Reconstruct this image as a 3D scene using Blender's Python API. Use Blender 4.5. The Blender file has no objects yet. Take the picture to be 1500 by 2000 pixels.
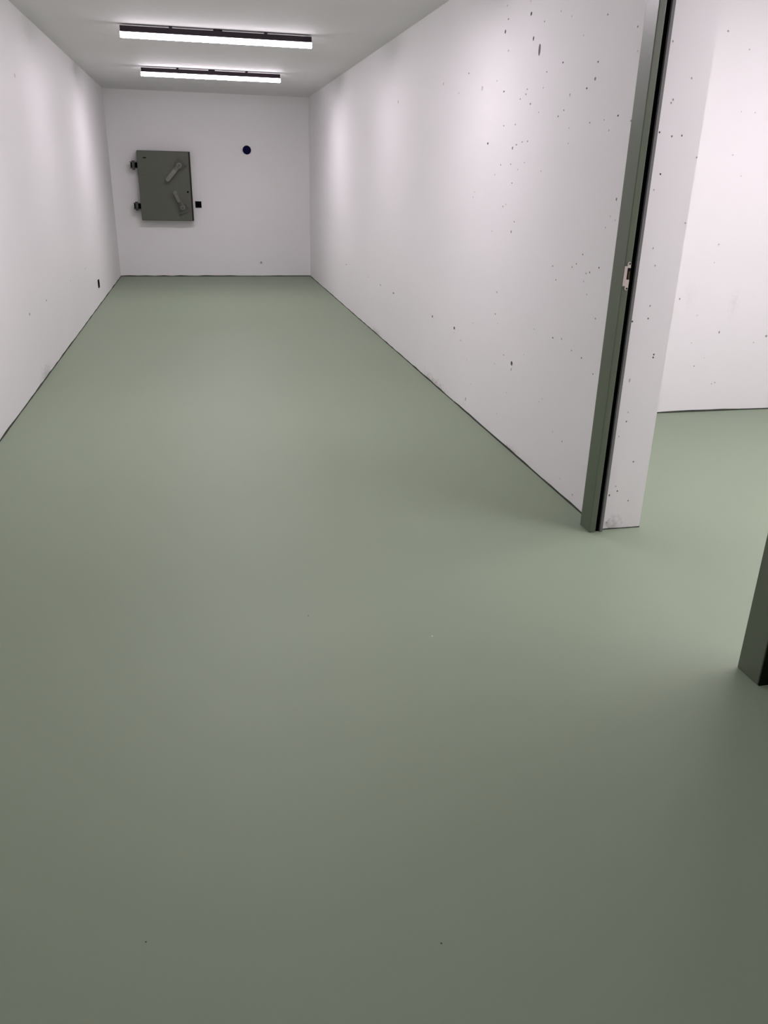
import bpy, bmesh, math, random
from mathutils import Vector, Matrix

random.seed(7)
scene = bpy.context.scene
COL = scene.collection
PI = math.pi

# ------------------------------------------------------------------ camera, world, exposure
cam_data = bpy.data.cameras.new('camera')
cam = bpy.data.objects.new('camera', cam_data)
COL.objects.link(cam)
cam.location = (0.0, 0.0, 1.42)
cam.rotation_mode = 'XYZ'
cam.rotation_euler = (1.177089, -0.022680, -0.214331)
cam_data.sensor_fit = 'VERTICAL'
cam_data.sensor_height = 24.0
cam_data.lens = 24.0 * 1561.17 / 2000.0
cam_data.clip_start = 0.02
cam_data.clip_end = 100
scene.camera = cam

world = bpy.data.worlds.new('world')
scene.world = world
world.use_nodes = True
world.node_tree.nodes['Background'].inputs[0].default_value = (0.5, 0.5, 0.5, 1)
world.node_tree.nodes['Background'].inputs[1].default_value = 0.0

vs = scene.view_settings
vs.view_transform = 'Standard'
vs.look = 'None'
vs.exposure = 0.0
vs.gamma = 1.0
vs.use_curve_mapping = False

LAMP_COLOR = (1.0, 0.893, 0.985)
LAMP_POWER = 107.0
WEAKER_LAMP_POWER = 66.0
SIDE_LAMP_POWER = 78.0
FILL_LAMP_POWER = 46.0
LAMP_SIDE = 0.12

# ------------------------------------------------------------------ the place, in metres
XL, XR, H, YB = -1.1776, 1.6690, 2.4987, 12.9333   # corridor: left wall, right wall, ceiling, end wall
YF = -3.6                                          # end of the corridor behind the camera
WT = 1.860                                         # far side of the right wall
DY0, DY1, DZ = 1.852, 2.980, 2.14                  # door opening in the right wall
SX, SY = 4.70, 4.750                               # side room: right wall, back wall

# air voids in the cast concrete: (place along wall, height, half width, half height, depth factor)
PITS_RIGHT = [(4.331,2.194,0.0106,0.0086,1), (4.692,2.168,0.0105,0.0094,1), (4.274,2.08,0.0088,0.01,1), (4.183,2.02,0.0143,0.0262,0.6), (4.657,2.221,0.0086,0.0031,1), (4.149,2.134,0.0069,0.0029,0.6), (4.622,2.07,0.0104,0.0054,0.5), (3.885,1.933,0.0075,0.0027,1), (3.522,1.895,0.0062,0.0033,1), (3.532,1.833,0.0085,0.0069,0.6), (3.604,1.804,0.0077,0.0035,1), (5.296,2.032,0.0134,0.0044,0.8), (5.851,2.026,0.0135,0.0094,0.4), (5.022,1.927,0.0102,0.0117,0.4), (4.646,1.879,0.0107,0.0043,1), (4.302,1.861,0.0076,0.0025,0.7), (4.315,1.839,0.0077,0.0026,0.7), (4.391,1.823,0.0079,0.0026,0.6), (4.243,1.79,0.0105,0.0045,0.6), (4.125,1.744,0.0071,0.003,0.4), (3.823,1.734,0.0063,0.0029,0.7), (3.882,1.712,0.0089,0.0029,0.7), (3.773,1.792,0.0061,0.0073,0.4), (4.066,1.914,0.0068,0.0024,0.6), (4.093,1.849,0.007,0.0025,0.5), (4.77,1.942,0.0093,0.0028,0.5), (7.182,2.015,0.016,0.0132,0.5), (5.483,1.94,0.012,0.005,0.3), (4.858,1.629,0.0117,0.0064,0.9), (4.45,1.593,0.01,0.0081,0.7), (4.394,1.608,0.0114,0.0032,0.8), (4.314,1.618,0.0079,0.0026,0.6), (4.24,1.619,0.0077,0.0026,0.6), (4.61,1.709,0.0089,0.0034,0.7), (4.434,1.706,0.0082,0.0032,0.7), (3.747,1.656,0.0061,0.0023,0.5), (3.537,1.667,0.0054,0.0026,0.7), (3.405,1.67,0.005,0.0021,0.5), (3.286,1.679,0.0067,0.0031,0.9), (3.35,1.628,0.0058,0.0033,0.5), (3.737,1.593,0.0061,0.0027,0.5), (4.614,1.512,0.009,0.0029,0.6), (4.458,1.514,0.0084,0.0043,0.6), (4.346,1.487,0.0081,0.0032,0.5), (4.259,1.52,0.0078,0.0021,0.4), (4.027,1.478,0.007,0.003,0.5), (4.699,1.462,0.0094,0.0034,0.5), (4.416,1.42,0.0083,0.0034,0.8), (4.529,1.298,0.0089,0.0029,0.7), (4.486,1.31,0.0087,0.0028,0.4), (4.337,1.227,0.0082,0.0027,0.7), (4.371,1.174,0.0084,0.0073,0.6), (5.048,1.364,0.0108,0.0031,0.4), (5.067,1.333,0.0108,0.0031,0.4), (3.212,1.369,0.0057,0.0062,0.8), (3.2,1.289,0.0048,0.0022,0.5), (3.247,1.302,0.0048,0.0021,0.4), (3.276,1.256,0.0049,0.0022,0.4), (3.462,1.133,0.0055,0.0024,0.7), (3.517,1.088,0.0057,0.0029,0.6), (3.557,1.069,0.0058,0.0024,0.6), (3.408,1.057,0.0054,0.0024,0.6), (3.374,1.065,0.0065,0.0027,0.8), (3.292,1.093,0.0051,0.0032,0.9), (3.423,1.02,0.0055,0.0018,0.5), (3.721,0.994,0.0064,0.0025,0.6), (3.776,1.052,0.0065,0.0026,0.7), (9.655,0.493,0.0304,0.0063,0.6), (8.342,0.497,0.0231,0.0054,0.5), (7.73,0.489,0.025,0.0061,0.7), (7.168,0.487,0.0306,0.0065,1), (4.523,0.833,0.0092,0.0049,0.6), (3.377,0.97,0.0042,0.0024,0.5), (3.692,2.013,0.0056,0.0022,0.4), (3.836,2.107,0.0061,0.0023,0.4), (3.96,2.146,0.0063,0.0023,0.4), (3.48,2.058,0.0061,0.0025,0.6), (3.214,1.977,0.0053,0.0026,0.7), (3.19,1.893,0.0043,0.0023,0.5), (4.686,2.287,0.0087,0.0026,0.4), (4.351,2.251,0.0075,0.0025,0.4), (4.68,1.159,0.0095,0.003,0.4), (3.172,1.654,0.008,0.0019,0.6), (5.866,0.485,0.0168,0.0086,0.9), (5.306,0.494,0.0186,0.0095,1), (4.202,0.486,0.0154,0.0123,1), (4.524,0.709,0.0103,0.0046,0.6), (4.471,0.661,0.0084,0.0023,0.4), (4.914,0.593,0.0121,0.0037,0.4), (3.689,0.722,0.0072,0.0029,1), (3.588,0.735,0.0068,0.0037,0.6), (3.468,0.703,0.0054,0.0026,0.7), (3.357,0.691,0.0061,0.0032,1), (3.228,0.646,0.0058,0.0038,0.6), (4.335,0.506,0.0081,0.0039,0.6), (4.038,0.566,0.0071,0.0026,0.5), (4.471,0.426,0.0086,0.0029,0.5), (4.991,0.344,0.0105,0.0032,0.3), (3.929,0.723,0.0092,0.002,0.5), (4.969,0.082,0.0127,0.0132,0.4), (3.459,0.261,0.0056,0.0029,0.7), (3.283,0.05,0.0073,0.0034,0.6), (3.577,0.276,0.0059,0.0024,0.4), (3.437,0.075,0.0056,0.0025,0.4), (4.372,0.148,0.0101,0.0035,0.5), (3.777,0.376,0.0077,0.0026,0.5), (3.742,0.401,0.0063,0.0025,0.3), (4.245,0.307,0.008,0.0028,0.4), (4.876,0.206,0.0101,0.0038,0.4), (5.145,0.439,0.022,0.0046,0.3), (3.268,0.882,0.0058,0.0025,0.6)]
PITS_REVEAL = [(1.716,1.464,0.0025,0.0029,1), (1.74,1.594,0.0029,0.0024,0.6), (1.781,1.598,0.0029,0.0031,0.6), (1.698,1.408,0.0025,0.0025,0.5), (1.717,1.704,0.0019,0.0015,0.4), (1.724,1.715,0.0017,0.0014,0.4), (1.688,1.606,0.0034,0.002,0.9), (1.786,1.787,0.0018,0.0014,0.4), (1.69,1.899,0.0018,0.0014,0.5), (1.856,1.525,0.0029,0.0032,0.4), (1.803,0.78,0.0034,0.0029,1), (1.802,0.768,0.0034,0.0021,0.9), (1.753,0.977,0.0022,0.002,0.5), (1.753,0.927,0.0029,0.0018,0.7), (1.749,1.132,0.002,0.0018,0.4), (1.73,1.197,0.0023,0.0019,0.5), (1.852,1.291,0.0035,0.0032,0.5), (1.709,0.674,0.0041,0.0084,0.4), (1.685,0.916,0.0021,0.0028,1), (1.722,0.497,0.0034,0.0034,0.7), (1.724,0.537,0.0024,0.0022,0.5), (1.783,0.314,0.0045,0.0028,0.8), (1.697,0.432,0.0034,0.0023,0.4), (1.727,0.181,0.0033,0.0034,0.9), (1.691,0.163,0.0035,0.0053,0.9), (1.786,0.132,0.0035,0.0024,0.7), (1.716,0.204,0.0024,0.0024,0.4), (1.696,0.032,0.0035,0.0045,0.7)]
PITS_SIDE = [(3.033,2.252,0.0062,0.0049,0.6), (3.19,2.168,0.0064,0.0044,0.5), (3.208,1.845,0.0044,0.0034,0.3), (3.302,1.843,0.0043,0.0045,0.5), (3.201,1.608,0.0074,0.0041,0.5), (3.283,1.492,0.0053,0.0037,0.4), (3.211,1.09,0.0073,0.0066,0.3), (3.202,0.98,0.0049,0.0041,0.4), (2.998,0.756,0.0055,0.0063,0.7), (3.143,0.651,0.0049,0.0036,0.4), (3.328,0.538,0.005,0.009,0.8), (3.69,0.507,0.0086,0.009,0.6), (3.602,0.465,0.0053,0.0062,0.4), (3.135,0.47,0.0081,0.0044,0.3), (3.185,0.316,0.0051,0.0046,0.6), (3.25,0.369,0.0039,0.0035,0.4), (3.341,0.191,0.0043,0.0039,0.6), (3.365,0.199,0.0051,0.0032,0.6)]
PITS_LEFT = [(6.667,2.029,0.0284,0.0136,0.5), (6.711,0.505,0.0318,0.0068,0.8), (6.015,0.507,0.0253,0.0093,0.8), (9.123,0.497,0.0788,0.0046,0.5), (8.033,0.5,0.0457,0.0041,0.5)]

# ------------------------------------------------------------------ materials
def new_mat(name):
    m = bpy.data.materials.new(name)
    m.use_nodes = True
    nt = m.node_tree
    return m, nt, nt.nodes['Principled BSDF']

def N(nt, kind, **kw):
    n = nt.nodes.new(kind)
    for k, v in kw.items():
        setattr(n, k, v)
    return n

def math_node(nt, op, a, b=None, clamp=False):
    n = N(nt, 'ShaderNodeMath', operation=op, use_clamp=clamp)
    for i, v in enumerate((a, b)):
        if v is None:
            continue
        if isinstance(v, (int, float)):
            n.inputs[i].default_value = v
        else:
            nt.links.new(v, n.inputs[i])
    return n.outputs[0]

def paint_mat(name, color, rough=0.5, spec=0.5, metallic=0.0, mottling=0.06, scale=6.0, bump=0.0, bump_scale=60.0,
              patches=(), patch_color=(0.2, 0.2, 0.19), coat=0.0):
    """Painted surface: colour with faint mottling, fine relief, and dirt patches at given places."""
    m, nt, b = new_mat(name)
    tc = N(nt, 'ShaderNodeTexCoord')
    nz = N(nt, 'ShaderNodeTexNoise')
    nz.inputs['Scale'].default_value = scale
    nz.inputs['Detail'].default_value = 5
    nt.links.new(tc.outputs['Object'], nz.inputs['Vector'])
    mix = N(nt, 'ShaderNodeMix', data_type='RGBA')
    mix.inputs['A'].default_value = tuple(c * (1 - mottling) for c in color) + (1,)
    mix.inputs['B'].default_value = tuple(min(1, c * (1 + mottling)) for c in color) + (1,)
    nt.links.new(nz.outputs['Fac'], mix.inputs['Factor'])
    out = mix.outputs['Result']
    if patches:
        pn = N(nt, 'ShaderNodeTexNoise')
        pn.inputs['Scale'].default_value = 45
        pn.inputs['Detail'].default_value = 6
        nt.links.new(tc.outputs['Object'], pn.inputs['Vector'])
        acc = None
        for c, r, s in patches:
            mp = N(nt, 'ShaderNodeMapping', vector_type='TEXTURE')
            mp.inputs['Location'].default_value = c
            mp.inputs['Scale'].default_value = r
            nt.links.new(tc.outputs['Object'], mp.inputs['Vector'])
            ln = N(nt, 'ShaderNodeVectorMath', operation='LENGTH')
            nt.links.new(mp.outputs['Vector'], ln.inputs[0])
            f = math_node(nt, 'SUBTRACT', 1.0, ln.outputs['Value'])
            f = math_node(nt, 'ADD', f, math_node(nt, 'MULTIPLY', math_node(nt, 'SUBTRACT', pn.outputs['Fac'], 0.5), 3.0))
            f = math_node(nt, 'MULTIPLY', f, 0.9, clamp=True)
            f = math_node(nt, 'MULTIPLY', f, s)
            acc = f if acc is None else math_node(nt, 'MAXIMUM', acc, f)
        mx = N(nt, 'ShaderNodeMix', data_type='RGBA')
        nt.links.new(acc, mx.inputs['Factor'])
        nt.links.new(out, mx.inputs['A'])
        mx.inputs['B'].default_value = tuple(patch_color) + (1,)
        out = mx.outputs['Result']
    nt.links.new(out, b.inputs['Base Color'])
    b.inputs['Roughness'].default_value = rough
    b.inputs['Specular IOR Level'].default_value = spec
    b.inputs['Metallic'].default_value = metallic
    b.inputs['Coat Weight'].default_value = coat
    if bump:
        bn = N(nt, 'ShaderNodeTexNoise')
        bn.inputs['Scale'].default_value = bump_scale
        bn.inputs['Detail'].default_value = 4
        nt.links.new(tc.outputs['Object'], bn.inputs['Vector'])
        bp = N(nt, 'ShaderNodeBump')
        bp.inputs['Strength'].default_value = bump
        bp.inputs['Distance'].default_value = 0.002
        nt.links.new(bn.outputs['Fac'], bp.inputs['Height'])
        nt.links.new(bp.outputs['Normal'], b.inputs['Normal'])
    return m

def lamp_mat(name, power, flank=None):
    flank = LAMP_SIDE if flank is None else flank
    m, nt, b = new_mat(name)
    nt.nodes.remove(b)
    em = N(nt, 'ShaderNodeEmission')
    em.inputs['Color'].default_value = LAMP_COLOR + (1,)
    # the LEDs face down: the underside of the diffuser is brighter than its flanks
    ge = N(nt, 'ShaderNodeNewGeometry')
    sp = N(nt, 'ShaderNodeSeparateXYZ')
    nt.links.new(ge.outputs['True Normal'], sp.inputs[0])
    dn = math_node(nt, 'MAXIMUM', math_node(nt, 'MULTIPLY', sp.outputs['Z'], -1.0), 0.0)
    st = math_node(nt, 'ADD', math_node(nt, 'MULTIPLY', dn, 1.0 - flank), flank)
    nt.links.new(math_node(nt, 'MULTIPLY', st, power), em.inputs['Strength'])
    nt.links.new(em.outputs[0], nt.nodes['Material Output'].inputs['Surface'])
    return m

WALL = (0.86, 0.855, 0.85)
GREEN = (0.112, 0.136, 0.094)
M = {}
M['wall_left'] = paint_mat('white_wall_left', WALL, 0.6, 0.3, mottling=0.02, scale=1.3, bump=0.15, bump_scale=25,
                           patches=[((XL, 6.31, 0.0), (0.3, 0.26, 0.10), 0.5)])
M['wall_back'] = paint_mat('white_wall_back', WALL, 0.6, 0.3, mottling=0.02, scale=1.3, bump=0.15, bump_scale=25)
M['wall_right'] = paint_mat('white_wall_right', WALL, 0.6, 0.3, mottling=0.025, scale=1.1, bump=0.15, bump_scale=25,
                            patches=[((XR, 7.88, 0.0), (0.1, 0.30, 0.05), 0.5), ((XR, 5.75, 0.0), (0.1, 0.42, 0.055), 0.55),
                                     ((XR, 4.10, 0.0), (0.1, 0.14, 0.035), 0.5),
                                     ((1.725, DY1, 0.02), (0.045, 0.1, 0.05), 0.45)],
                            patch_color=(0.22, 0.2, 0.17))
M['wall_side'] = paint_mat('white_wall_side', WALL, 0.6, 0.3, mottling=0.02, scale=1.3, bump=0.15, bump_scale=25,
                           patches=[((3.40, SY, 0.72), (0.04, 0.2, 0.10), 0.10), ((3.07, SY, 0.78), (0.05, 0.2, 0.10), 0.05)])
M['ceiling'] = paint_mat('white_ceiling', (0.76, 0.76, 0.755), 0.7, 0.2, mottling=0.02, scale=1.5)
M['pit'] = paint_mat('bare_concrete_pit', (0.20, 0.19, 0.19), 0.9, 0.1, mottling=0.2, scale=60)
M['pit_mid'] = paint_mat('half_painted_pit', (0.42, 0.41, 0.41), 0.9, 0.1, mottling=0.2, scale=60)
M['pit_pale'] = paint_mat('painted_over_pit', (0.66, 0.65, 0.65), 0.9, 0.1, mottling=0.1, scale=60)
M['floor'] = paint_mat('green_floor_coating', (0.246, 0.304, 0.215), 0.50, 0.3, mottling=0.03, scale=1.2, bump=0.06, bump_scale=90)
M['joint'] = paint_mat('dark_floor_joint', (0.055, 0.065, 0.05), 0.8, 0.1, mottling=0.4, scale=15)
M['frame'] = paint_mat('olive_frame_paint', GREEN, 0.34, 0.5, mottling=0.03, scale=3.0)
M['cover'] = paint_mat('olive_hatch_paint', (0.106, 0.116, 0.088), 0.5, 0.35, mottling=0.05, scale=5.0, bump=0.05)
M['lever'] = paint_mat('olive_lever_paint', (0.175, 0.18, 0.155), 0.45, 0.4, mottling=0.05, scale=20.0)
M['dark'] = paint_mat('dark_gasket', (0.03, 0.026, 0.025), 0.7, 0.2)
M['hinge'] = paint_mat('dark_green_steel', (0.075, 0.082, 0.065), 0.5, 0.4)
M['rubber'] = paint_mat('black_rubber', (0.002, 0.002, 0.002), 0.9, 0.0)
M['shade_green'] = paint_mat('painted_shade_green', (0.010, 0.015, 0.008), 0.8, 0.1)  # near-black green with deep shade put into the colour
M['edge'] = paint_mat('grey_frame_edge', (0.17, 0.17, 0.165), 0.5, 0.3)
M['plate'] = paint_mat('satin_strike_metal', (0.62, 0.56, 0.50), 0.45, 0.5, metallic=0.25)
M['pocket'] = paint_mat('brown_pocket', (0.07, 0.04, 0.015), 0.6, 0.3)
M['housing'] = paint_mat('aubergine_lamp_housing', (0.022, 0.013, 0.019), 0.5, 0.3)
M['black'] = paint_mat('black_plastic', (0.004, 0.004, 0.004), 0.7, 0.1)
M['navy'] = paint_mat('navy_plastic', (0.004, 0.004, 0.036), 0.7, 0.08)
M['fleck_white'] = paint_mat('white_paint_fleck', (0.93, 0.93, 0.92), 0.7, 0.2)
M['fleck_dark'] = paint_mat('dark_grit', (0.06, 0.065, 0.055), 0.8, 0.2)
M['endcap'] = paint_mat('white_end_cap', (0.8, 0.8, 0.8), 0.5, 0.3)
M['lamp'] = lamp_mat('lit_diffuser', LAMP_POWER)
M['lamp_weaker'] = lamp_mat('weaker_lit_diffuser', WEAKER_LAMP_POWER)
M['lamp_fill'] = lamp_mat('fill_light_diffuser', FILL_LAMP_POWER)
M['lamp_side_front'] = lamp_mat('lit_diffuser_side_room_front', SIDE_LAMP_POWER * 2.05, 0.3)
M['lamp_side'] = lamp_mat('lit_diffuser_side_room', SIDE_LAMP_POWER, 0.4)

PITM = [M['pit'], M['pit_mid'], M['pit_pale']]

# ------------------------------------------------------------------ mesh helpers
def box(bm, a, b, bevel=0.0, mi=0):
    a, b = Vector(a), Vector(b)
    r = bmesh.ops.create_cube(bm, size=1.0, matrix=Matrix.Translation((a + b) / 2) @ Matrix.Diagonal((abs(b.x - a.x), abs(b.y - a.y), abs(b.z - a.z), 1)))
    vs_ = r['verts']
    if bevel:
        es = list({e for v in vs_ for e in v.link_edges})
        bmesh.ops.bevel(bm, geom=es, offset=bevel, segments=2, profile=0.5, affect='EDGES')
    return vs_

def prism(bm, pts, depth, to_world):
    """Extrude a 2-D outline by depth; to_world(u, v, w) places it."""
    n = len(pts)
    lo = [bm.verts.new(to_world(u, v, 0.0)) for u, v in pts]
    hi = [bm.verts.new(to_world(u, v, depth)) for u, v in pts]
    bm.faces.new(lo[::-1]); bm.faces.new(hi)
    for i in range(n):
        j = (i + 1) % n
        bm.faces.new((lo[i], lo[j], hi[j], hi[i]))

def disc(bm, c, r, depth, axis='Y', seg=24, r2=None):
    rot = {'Y': Matrix.Rotation(PI / 2, 4, 'X'), 'X': Matrix.Rotation(PI / 2, 4, 'Y'), 'Z': Matrix.Identity(4)}[axis]
    bmesh.ops.create_cone(bm, cap_ends=True, cap_tris=False, segments=seg, radius1=r, radius2=r if r2 is None else r2, depth=depth,
                          matrix=Matrix.Translation(c) @ rot)

def obj(name, bm, mats, parent=None, smooth=False):
    bmesh.ops.recalc_face_normals(bm, faces=bm.faces[:])
    me = bpy.data.meshes.new(name)
    bm.to_mesh(me); bm.free()
    for m in (mats if isinstance(mats, (list, tuple)) else [mats]):
        me.materials.append(m)
    if smooth:
        for p in me.polygons:
            p.use_smooth = True
    o = bpy.data.objects.new(name, me)
    COL.objects.link(o)
    if parent:
        o.parent = parent
        o.matrix_parent_inverse = Matrix.Identity(4)
    return o

def empty(name, loc):
    o = bpy.data.objects.new(name, None)
    o.location = loc
    o.empty_display_size = 0.1
    COL.objects.link(o)
    return o

def tag(o, label=None, cat=None, group=None, kind=None):
    for k, v in (('label', label), ('category', cat), ('group', group), ('kind', kind)):
        if v:
            o[k] = v
    return o

def struct(o, label=None):
    return tag(o, label, None, None, 'structure')

def copy_tree(o, parent=None):
    c = o.copy(); COL.objects.link(c)
    if parent:
        c.parent = parent
    for ch in list(o.children):
        copy_tree(ch, c)
    return c

def carve(o, pits, place):
    """Cut the air voids of the cast concrete into a wall as real hollows."""
    bm = bmesh.new()
    for i, (a, z, sa, sz, d) in enumerate(pits):
        sa, sz = max(sa, 0.0038), max(sz, 0.0038)
        dep = (0.35 + 0.65 * d) * min(sa, sz)
        r = bmesh.ops.create_uvsphere(bm, u_segments=10, v_segments=6, radius=1.0, matrix=place(a, z, sa, sz, dep))
        for f in {f for v in r['verts'] for f in v.link_faces}:
            f.material_index = 1 if d > 0.82 else 2 if d > 0.55 else 3
            f.smooth = True
    cut = obj('cutter', bm, [M['pit'], *PITM])
    md = o.modifiers.new('pits', 'BOOLEAN')
    md.operation = 'DIFFERENCE'; md.solver = 'EXACT'; md.use_self = True; md.object = cut
    dg = bpy.context.evaluated_depsgraph_get(); dg.update()
    me = bpy.data.meshes.new_from_object(o.evaluated_get(dg))
    o.modifiers.clear()
    old = o.data
    o.data = me
    bpy.data.meshes.remove(old)
    cm = cut.data
    bpy.data.objects.remove(cut); bpy.data.meshes.remove(cm)

# ------------------------------------------------------------------ the setting
bm = bmesh.new(); box(bm, (XL - 0.25, YF - 0.25, -0.2), (SX + 0.25, YB + 0.25, 0.0))
struct(obj('floor', bm, M['floor']), 'smooth grey green coated floor')
bm = bmesh.new(); box(bm, (XL - 0.25, YF - 0.25, H), (SX + 0.25, YB + 0.25, H + 0.2))
struct(obj('ceiling', bm, M['ceiling']), 'white painted concrete ceiling')

bm = bmesh.new(); box(bm, (XL - 0.2, YF - 0.2, 0), (XL, YB + 0.2, H))
wl = struct(obj('wall_left', bm, [M['wall_left'], *PITM]), 'white painted concrete wall on the left')
bm = bmesh.new(); box(bm, (XL, YB, 0), (XR, YB + 0.2, H))
wb = struct(obj('wall_back', bm, [M['wall_back'], *PITM]), 'white end wall with the green steel hatch')
bm = bmesh.new(); box(bm, (XL, YF - 0.2, 0), (SX + 0.2, YF, H))
struct(obj('wall_front', bm, M['wall_back']), 'white wall behind the camera')
bm = bmesh.new()
prism(bm, [(YF, 0), (DY0, 0), (DY0, DZ), (DY1, DZ), (DY1, 0), (YB + 0.2, 0), (YB + 0.2, H), (YF, H)], WT - XR, lambda u, v, w: (XR + w, u, v))
wr = struct(obj('wall_right', bm, [M['wall_right'], *PITM]), 'white pitted concrete wall on the right with a doorway')
bm = bmesh.new(); box(bm, (WT, SY, 0), (SX + 0.2, SY + 0.2, H))
wsb = struct(obj('wall_side_back', bm, [M['wall_side'], *PITM]), 'bright white wall of the room behind the doorway')
bm = bmesh.new(); box(bm, (SX, YF, 0), (SX + 0.2, SY, H))
struct(obj('wall_side_right', bm, M['wall_back']), 'white right wall of the room behind the doorway')

carve(wr, PITS_RIGHT, lambda a, z, sa, sz, d: Matrix.Translation((XR, a, z)) @ Matrix.Diagonal((d, sa, sz, 1)))
carve(wr, PITS_REVEAL, lambda a, z, sa, sz, d: Matrix.Translation((a, DY1, z)) @ Matrix.Diagonal((sa, d, sz, 1)))
carve(wsb, PITS_SIDE, lambda a, z, sa, sz, d: Matrix.Translation((a, SY, z)) @ Matrix.Diagonal((sa, d, sz, 1)))
carve(wl, PITS_LEFT, lambda a, z, sa, sz, d: Matrix.Translation((XL, a, z)) @ Matrix.Diagonal((d, sa * 0.7, sz, 1)))
carve(wb, [(0.908, 0.202, 0.018, 0.018, 0.6)], lambda a, z, sa, sz, d: Matrix.Translation((a, YB, z)) @ Matrix.Diagonal((sa, d, sz, 1)))

for y, z, r in [(5.866, 0.462, 0.008), (5.306, 0.470, 0.009), (4.202, 0.458, 0.011), (4.969, 0.055, 0.009), (5.22, 0.012, 0.010)]:
    bm = bmesh.new()
    bmesh.ops.create_icosphere(bm, subdivisions=2, radius=1.0, matrix=Matrix.Translation((XR, y, z)) @ Matrix.Diagonal((0.005, r * 0.8, r * 1.2, 1)))
    obj('white_blob', bm, M['fleck_white'], wr, True)  # small white lump on the wall face, mostly just below a pit

def joint(name, p, q, inward, label, h=0.009, t=0.004, step=0.12):
    """Narrow uneven dark joint where the floor coating meets the wall foot."""
    p, q, w = Vector(p), Vector(q), Vector(inward)
    n = max(2, int((q - p).length / step))
    bm = bmesh.new(); prev = None
    for i in range(n + 1):
        c = p.lerp(q, i / n)
        hh = h * random.uniform(0.55, 1.25); tt = t * random.uniform(0.6, 1.4)
        ring = [bm.verts.new(c), bm.verts.new(c + w * tt), bm.verts.new(c + w * tt * 0.7 + Vector((0, 0, hh))), bm.verts.new(c + Vector((0, 0, hh)))]
        if prev:
            for k in range(4):
                bm.faces.new((prev[k], prev[(k + 1) % 4], ring[(k + 1) % 4], ring[k]))
        else:
            bm.faces.new(ring)
        prev = ring
    bm.faces.new(prev)
    return struct(obj(name, bm, M['joint']), label)

joint('trim_1', (XL, 0.5, 0), (XL, YB, 0), (1, 0, 0), 'thin dark joint along the foot of the left wall')
joint('trim_2', (XL, YB, 0), (XR, YB, 0), (0, -1, 0), 'thin dark joint along the foot of the end wall', h=0.014)
joint('trim_3', (XR, 3.051, 0), (XR, YB, 0), (-1, 0, 0), 'thin dark joint along the foot of the right wall')
joint('trim_4', (1.68, DY1, 0), (WT, DY1, 0), (0, -1, 0), 'thin dark joint under the white door reveal', h=0.006, step=0.03)
joint('trim_5', (WT, SY, 0), (SX, SY, 0), (0, -1, 0), 'thin dark joint along the side room wall', h=0.012)

# ------------------------------------------------------------------ steel door frame round the doorway
FX0, FZ = 1.605, 2.08
door = empty('door_1', (1.605, 2.416, 0.0))
tag(door, 'olive green steel door frame around the open doorway on the right', 'door frame', None, 'structure')
O = Vector(door.location)

def jamb(y_open, s, W=0.103):
    """One upright; s = +1 where the frame lies on the +y side of the opening."""
    rel = lambda x, y, z: Vector((x, y, z)) - O
    yo = y_open
    prof = [(XR, yo + s * W), (FX0, yo + s * W), (FX0, yo), (1.634, yo), (1.634, yo + s * 0.026), (1.656, yo + s * 0.026), (XR, yo + s * 0.026)]
    bm = bmesh.new()
    prism(bm, prof, FZ + 0.10, lambda u, v, w: rel(u, v, w))
    j = obj('jamb', bm, M['frame'], door)
    bv = j.modifiers.new('bevel', 'BEVEL'); bv.width = 0.003; bv.segments = 2; bv.limit_method = 'ANGLE'
    a = sorted((yo + s * 0.012, yo + s * 0.0255))
    bm = bmesh.new(); box(bm, rel(1.6345, a[0], 0.0), rel(1.6555, a[1], FZ))
    obj('rubber_seal', bm, M['rubber'], j)
    a = sorted((yo + s * 0.001, DY1 if s > 0 else DY0))
    bm = bmesh.new(); box(bm, rel(1.656, a[0], 0.0), rel(1.668, a[1], FZ))
    obj('edge_strip', bm, M['edge'], j)
    return j

jf = jamb(2.955, 1, 0.096)
jn = jamb(1.884, -1)
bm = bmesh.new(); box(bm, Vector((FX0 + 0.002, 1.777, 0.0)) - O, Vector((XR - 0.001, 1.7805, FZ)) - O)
obj('painted_shade_strip', bm, M['shade_green'], jn)  # thin dark strip painting the shade on the near upright's return face
bm = bmesh.new(); box(bm, Vector((FX0, 1.884, FZ)) - O, Vector((XR, 2.955, FZ + 0.10)) - O)
obj('head', bm, M['frame'], door)
bm = bmesh.new(); box(bm, Vector((XR, 1.852, FZ)) - O, Vector((1.676, 2.980, DZ)) - O)
obj('head_edge_strip', bm, M['edge'], door)

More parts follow.
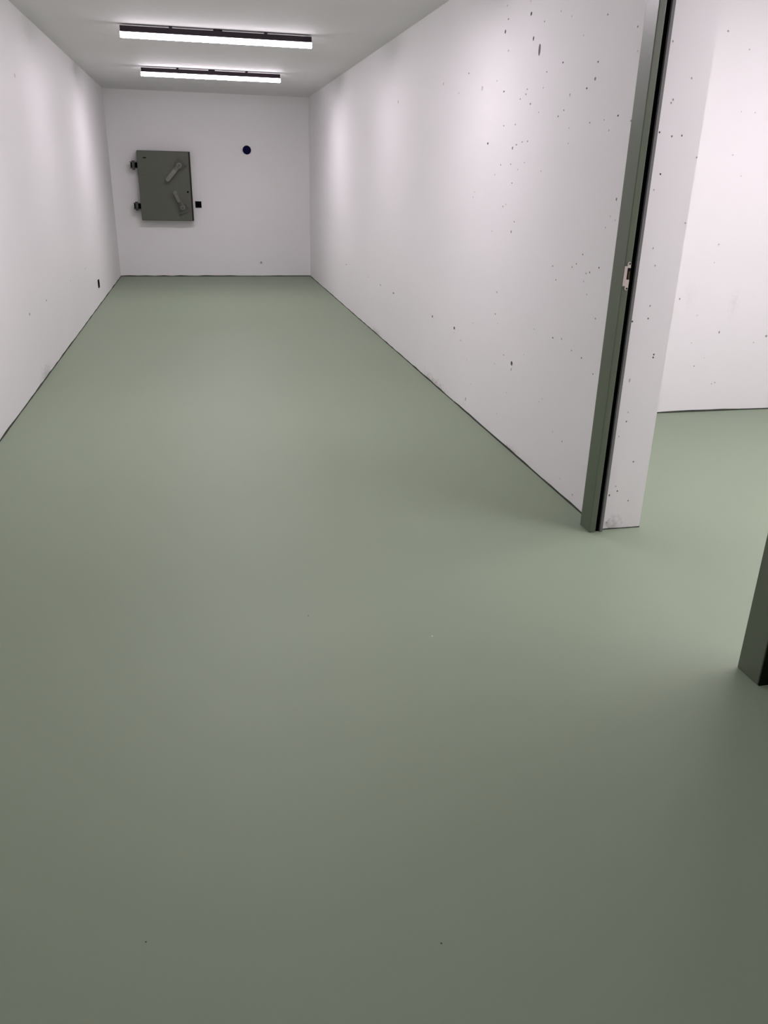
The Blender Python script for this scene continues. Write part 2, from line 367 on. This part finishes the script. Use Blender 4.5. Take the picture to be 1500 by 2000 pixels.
# strike plate let into the opening side of the far upright
def strike():
    y = 2.955
    zc, hw = 1.095, 0.0375
    pts = [(1.6065, zc - hw), (1.6165, zc - hw)]
    for i in range(9):
        a = PI + i * PI / 8
        pts.append((1.6235 + 0.007 * math.cos(a), zc - hw - 0.009 + 0.007 * math.sin(a)))
    pts += [(1.6305, zc - hw), (1.6315, zc - 0.013), (1.6185, zc - 0.013), (1.6185, zc + 0.031), (1.6315, zc + 0.031), (1.6305, zc + hw)]
    for i in range(9):
        a = i * PI / 8
        pts.append((1.6235 + 0.007 * math.cos(a), zc + hw + 0.009 + 0.007 * math.sin(a)))
    pts += [(1.6165, zc + hw), (1.6065, zc + hw)]
    bm = bmesh.new()
    prism(bm, pts, 0.0025, lambda u, v, w: Vector((u, y - w, v)) - O)
    p = obj('strike_plate', bm, M['plate'], door)
    p['label'] = 'pale metal strike plate'
    bm = bmesh.new(); box(bm, Vector((1.6185, y - 0.0012, zc - 0.013)) - O, Vector((1.6318, y + 0.001, zc + 0.031)) - O)
    obj('latch_pocket', bm, M['black'], p)
    bm = bmesh.new(); box(bm, Vector((1.6245, y - 0.0020, zc - 0.011)) - O, Vector((1.6318, y, zc + 0.018)) - O, bevel=0.0008)
    obj('latch_keeper', bm, M['pocket'], p)
    for z in (zc - hw - 0.009, zc + hw + 0.009):
        bm = bmesh.new(); disc(bm, Vector((1.6255, y - 0.003, z)) - O, 0.0036, 0.002, 'Y', 12)
        obj('screw', bm, M['dark'], p)
strike()

# ------------------------------------------------------------------ ceiling lamps
def make_lamp(lit):
    """Linear batten 1.5 m long hung just under the ceiling on two clips; origin at its middle on the ceiling."""
    root = empty('ceiling_lamp', (0, 0, 0))
    L, W = 0.75, 0.031
    bm = bmesh.new(); box(bm, (-L, -W, -0.056), (L, W, -0.014), bevel=0.002)
    h = obj('housing', bm, M['housing'], root)
    h['label'] = 'dark housing'
    for x in (-0.365, 0.38):
        bm = bmesh.new()
        box(bm, (x - 0.012, -W - 0.001, -0.020), (x + 0.012, W + 0.001, -0.0005), bevel=0.001)
        obj('mounting_clip', bm, M['housing'], root)
    bm = bmesh.new(); box(bm, (-0.035, -0.012, -0.014), (0.035, 0.012, -0.0005))
    obj('cable_entry', bm, M['housing'], root)
    prof = [(-W, -0.0562)]
    r = 0.016
    for i in range(7):
        a = PI + i * PI / 12
        prof.append((-W + r + r * math.cos(a), -0.093 + r + r * math.sin(a)))
    for i in range(7):
        a = 1.5 * PI + i * PI / 12
        prof.append((W - r + r * math.cos(a), -0.093 + r + r * math.sin(a)))
    prof.append((W, -0.0562))
    bm = bmesh.new()
    prism(bm, prof, 2 * L + 0.004, lambda u, v, w: (-L - 0.002 + w, u, v))
    d = obj('diffuser', bm, lit, root)
    d['label'] = 'glowing white diffuser'
    for sx in (-1, 1):
        bm = bmesh.new()
        prism(bm, prof, 0.006, lambda u, v, w: (sx * (L + 0.002 + w), u, v))
        obj('end_cap', bm, M['endcap'], root)
    return root

G = 'linear ceiling lamps of the corridor'
XC = 0.2457
lamp = make_lamp(M['lamp_weaker'])  # set to a lower power than the farther lamp
lamp.location = (XC, 7.49, H)
tag(lamp, 'nearer of the two lit linear lamps on the ceiling, larger in view', 'ceiling lamp', G)
l2 = make_lamp(M['lamp']); l2.location = (XC, 10.18, H)
tag(l2, 'farther of the two lit linear lamps, close to the end wall', 'ceiling lamp', G)
l3 = copy_tree(l2); l3.location = (XC, 4.82, H)
tag(l3, 'lit linear lamp overhead, above the upper edge of the picture', 'ceiling lamp', G)
l4 = make_lamp(M['lamp_fill']); l4.location = (XC, 1.3, H)  # unseen fill lamp, added to lift the near end of the corridor
tag(l4, 'added dim fill lamp above the doorway end of the corridor, outside the picture', 'ceiling lamp', G)
ls = make_lamp(M['lamp_side']); ls.location = (3.40, 3.30, H)
tag(ls, 'lit linear lamp of the side room, the one nearer its back wall', 'ceiling lamp', 'linear ceiling lamps of the side room')
lt = make_lamp(M['lamp_side_front']); lt.location = (3.00, 1.85, H); lt.rotation_euler.z = PI / 2
tag(lt, 'lit linear lamp of the side room, the one farther from its back wall', 'ceiling lamp', 'linear ceiling lamps of the side room')

# ------------------------------------------------------------------ armoured emergency hatch on the end wall
def make_hatch():
    X0, X1, Z0, Z1, T = -0.790, -0.079, 0.805, 1.7225, 0.18
    root = empty('steel_hatch', (-0.435, YB, Z0))
    tag(root, 'rectangular grey green steel hatch with two levers and two hinges on end wall', 'hatch')
    o = Vector(root.location)
    yf = YB - T
    # frame against the wall, gasket, leaf
    bm = bmesh.new(); box(bm, Vector((X0 + 0.02, YB - 0.06, Z0 + 0.012)) - o, Vector((X1 + 0.002, YB - 0.0005, Z1 - 0.012)) - o)
    obj('frame', bm, M['hinge'], root)
    bm = bmesh.new(); box(bm, Vector((X0 + 0.006, yf + 0.03, Z0 - 0.004)) - o, Vector((X1 + 0.021, YB - 0.06, Z1 + 0.006)) - o, bevel=0.004)
    obj('gasket', bm, M['dark'], root)
    bm = bmesh.new(); box(bm, Vector((X0, yf, Z0)) - o, Vector((X1, yf + 0.05, Z1)) - o, bevel=0.007)
    leaf = obj('leaf', bm, M['cover'], root)
    # small fittings on the leaf
    bm = bmesh.new(); box(bm, Vector((-0.708, yf - 0.004, 1.628)) - o, Vector((-0.664, yf, 1.640)) - o, bevel=0.002)
    obj('sight_slot', bm, M['rubber'], leaf)
    bm = bmesh.new(); disc(bm, Vector((-0.1186, yf - 0.003, 1.195)) - o, 0.013, 0.008)
    obj('lock_plug', bm, M['rubber'], leaf)
    bm = bmesh.new(); disc(bm, Vector((-0.6987, yf - 0.002, 1.407)) - o, 0.010, 0.006)
    obj('rivet', bm, M['hinge'], leaf)
    bm = bmesh.new(); box(bm, Vector((-0.148, yf - 0.006, 1.20)) - o, Vector((-0.112, yf + 0.001, 1.32)) - o, bevel=0.002)
    obj('stop_strip', bm, M['cover'], leaf)
    # hinges
    for zc in (1.535, 0.992):
        bm = bmesh.new(); box(bm, Vector((-0.866, yf + 0.012, zc - 0.030)) - o, Vector((-0.826, YB - 0.0005, zc + 0.030)) - o, bevel=0.004)
        h = obj('hinge', bm, M['hinge'], root)
        bm = bmesh.new(); disc(bm, Vector((-0.846, yf + 0.02, zc)) - o, 0.021, 0.118, 'Z', 16)
        obj('hinge_pin', bm, M['hinge'], h, True)
        for s in (-1, 1):
            bm = bmesh.new(); prism(bm, [(-0.892, -0.024), (-0.80, -0.040), (-0.785, -0.040), (-0.785, 0.040), (-0.80, 0.040), (-0.892, 0.024)][::1], 0.008,
                                    lambda u, v, w: Vector((u, yf + 0.03 + v, zc + s * 0.036 + s * w)) - o)
            obj('hinge_lug', bm, M['hinge'], h)
        bm = bmesh.new(); box(bm, Vector((-0.885, yf + 0.04, zc - 0.034)) - o, Vector((-0.79, YB - 0.0005, zc + 0.034)) - o)
        obj('hinge_block', bm, M['rubber'], h)
    # levers
    def lever(px, pz, ex, ez, lab):
        p, e = Vector((px, 0, pz)), Vector((ex, 0, ez))
        d = (e - p).normalized(); n = Vector((d.z, 0, -d.x))
        W3 = lambda u, v, y: Vector((px, y, pz)) + d * u + n * v - o
        L = (e - p).length
        bm = bmesh.new()
        pts = [(0.0, -0.040), (0.06, -0.024), (0.09, -0.029), (L - 0.016, -0.029), (L, -0.016), (L, 0.016), (L - 0.016, 0.029), (0.09, 0.029), (0.06, 0.024), (0.0, 0.040), (-0.036, 0.022), (-0.036, -0.022)]
        # bar cranked away from the leaf: rises over the first centimetres
        lo, hi = [], []
        for u, v in pts:
            off = 0.020 + 0.085 * min(1.0, max(0.0, (u - 0.02) / 0.07))
            lo.append(bm.verts.new(W3(u, v, yf - off)))
            hi.append(bm.verts.new(W3(u, v, yf - off - 0.020)))
        bm.faces.new(lo[::-1]); bm.faces.new(hi)
        for i in range(len(pts)):
            j = (i + 1) % len(pts)
            bm.faces.new((lo[i], lo[j], hi[j], hi[i]))
        bmesh.ops.triangulate(bm, faces=[f for f in bm.faces if len(f.verts) > 4])
        lv = obj('lever', bm, M['lever'], root)
        bv = lv.modifiers.new('bevel', 'BEVEL'); bv.width = 0.004; bv.segments = 2; bv.limit_method = 'ANGLE'
        lv['label'] = lab
        bm = bmesh.new(); disc(bm, W3(0, 0, yf - 0.014), 0.072, 0.028, 'Y', 8)
        obj('bearing_plate', bm, M['hinge'], lv)  # dark colour stands in for the shadow around the hub
        bm = bmesh.new(); disc(bm, W3(0, 0, yf - 0.042), 0.036, 0.084, 'Y', 6)
        obj('hub_nut', bm, M['lever'], lv)
        bm = bmesh.new(); disc(bm, W3(0, 0, yf - 0.090), 0.018, 0.014, 'Y', 12)
        obj('spindle', bm, M['hinge'], lv)
        bm = bmesh.new(); prism(bm, [(-0.075, -0.075), (-0.048, -0.082), (-0.048, 0.082), (-0.075, 0.075)], 0.036, lambda u, v, w: W3(u, v, yf - w))
        obj('stop_block', bm, M['hinge'], lv)  # darkened too, shade behind the pivot put into its colour
    lever(-0.2146, 1.545, -0.402, 1.338, 'upper lever hanging down to the left')
    lever(-0.2055, 0.982, -0.304, 1.206, 'lower lever raised up to the left')
    return root
make_hatch()

# ------------------------------------------------------------------ small things on the walls and floor
def wall_box(name, c, axis, lab, cat, s=0.045):
    root = empty(name, c); tag(root, lab, cat)
    bm = bmesh.new()
    if axis == 'Y':
        box(bm, (-s, -0.010, -s), (s, -0.0002, s), bevel=0.003)
    else:
        box(bm, (0.0002, -s, -s), (0.010, s, s), bevel=0.003)
    obj('cover_plate', bm, M['black'], root)
    bm = bmesh.new()
    if axis == 'Y':
        disc(bm, (0, -0.011, 0), 0.024, 0.003, 'Y', 24)
    else:
        disc(bm, (0.011, 0, 0), 0.024, 0.003, 'X', 24)
    obj('insert', bm, M['rubber'], root)
    return root
wall_box('wall_socket', (0.019, YB, 1.0228), 'Y', 'small black square socket on end wall beside the hatch', 'socket')
wall_box('wall_socket', (XL, 10.08, 0.232), 'X', 'small black socket low on the left wall', 'socket')

root = empty('pipe_cap', (0.757, YB, 1.778)); tag(root, 'round navy blue cap on the end wall right of the hatch', 'cap')
bm = bmesh.new(); disc(bm, (0, -0.006, 0), 0.060, 0.0116, 'Y', 40); obj('rim', bm, M['navy'], root)
bm = bmesh.new(); disc(bm, (0, -0.0125, 0), 0.050, 0.003, 'Y', 40, 0.047); obj('cap_face', bm, M['navy'], root)

for (x, y), r, m, lab in [((0.6865, 2.2377), 0.0028, 'fleck_white', 'tiny white paint fleck lying on the floor in front of the doorway'),
                          ((-0.1904, 1.2163), 0.0016, 'fleck_dark', 'tiny dark grit speck near the lower left of the floor'),
                          ((0.3903, 1.0975), 0.0018, 'fleck_dark', 'tiny dark grit speck at the lower middle of the floor'),
                          ((0.293, 2.4467), 0.0020, 'fleck_dark', 'tiny dark grit speck in the middle of the floor')]:
    bm = bmesh.new()
    bmesh.ops.create_icosphere(bm, subdivisions=1, radius=1.0, matrix=Matrix.Diagonal((r * 1.3, r, r * 0.5, 1)))
    for v in bm.verts:
        v.co *= random.uniform(0.8, 1.15)
    o = obj('paint_fleck' if 'white' in m else 'grit_speck', bm, M[m]); o.location = (x, y, r * 0.45)
    tag(o, lab, 'debris')
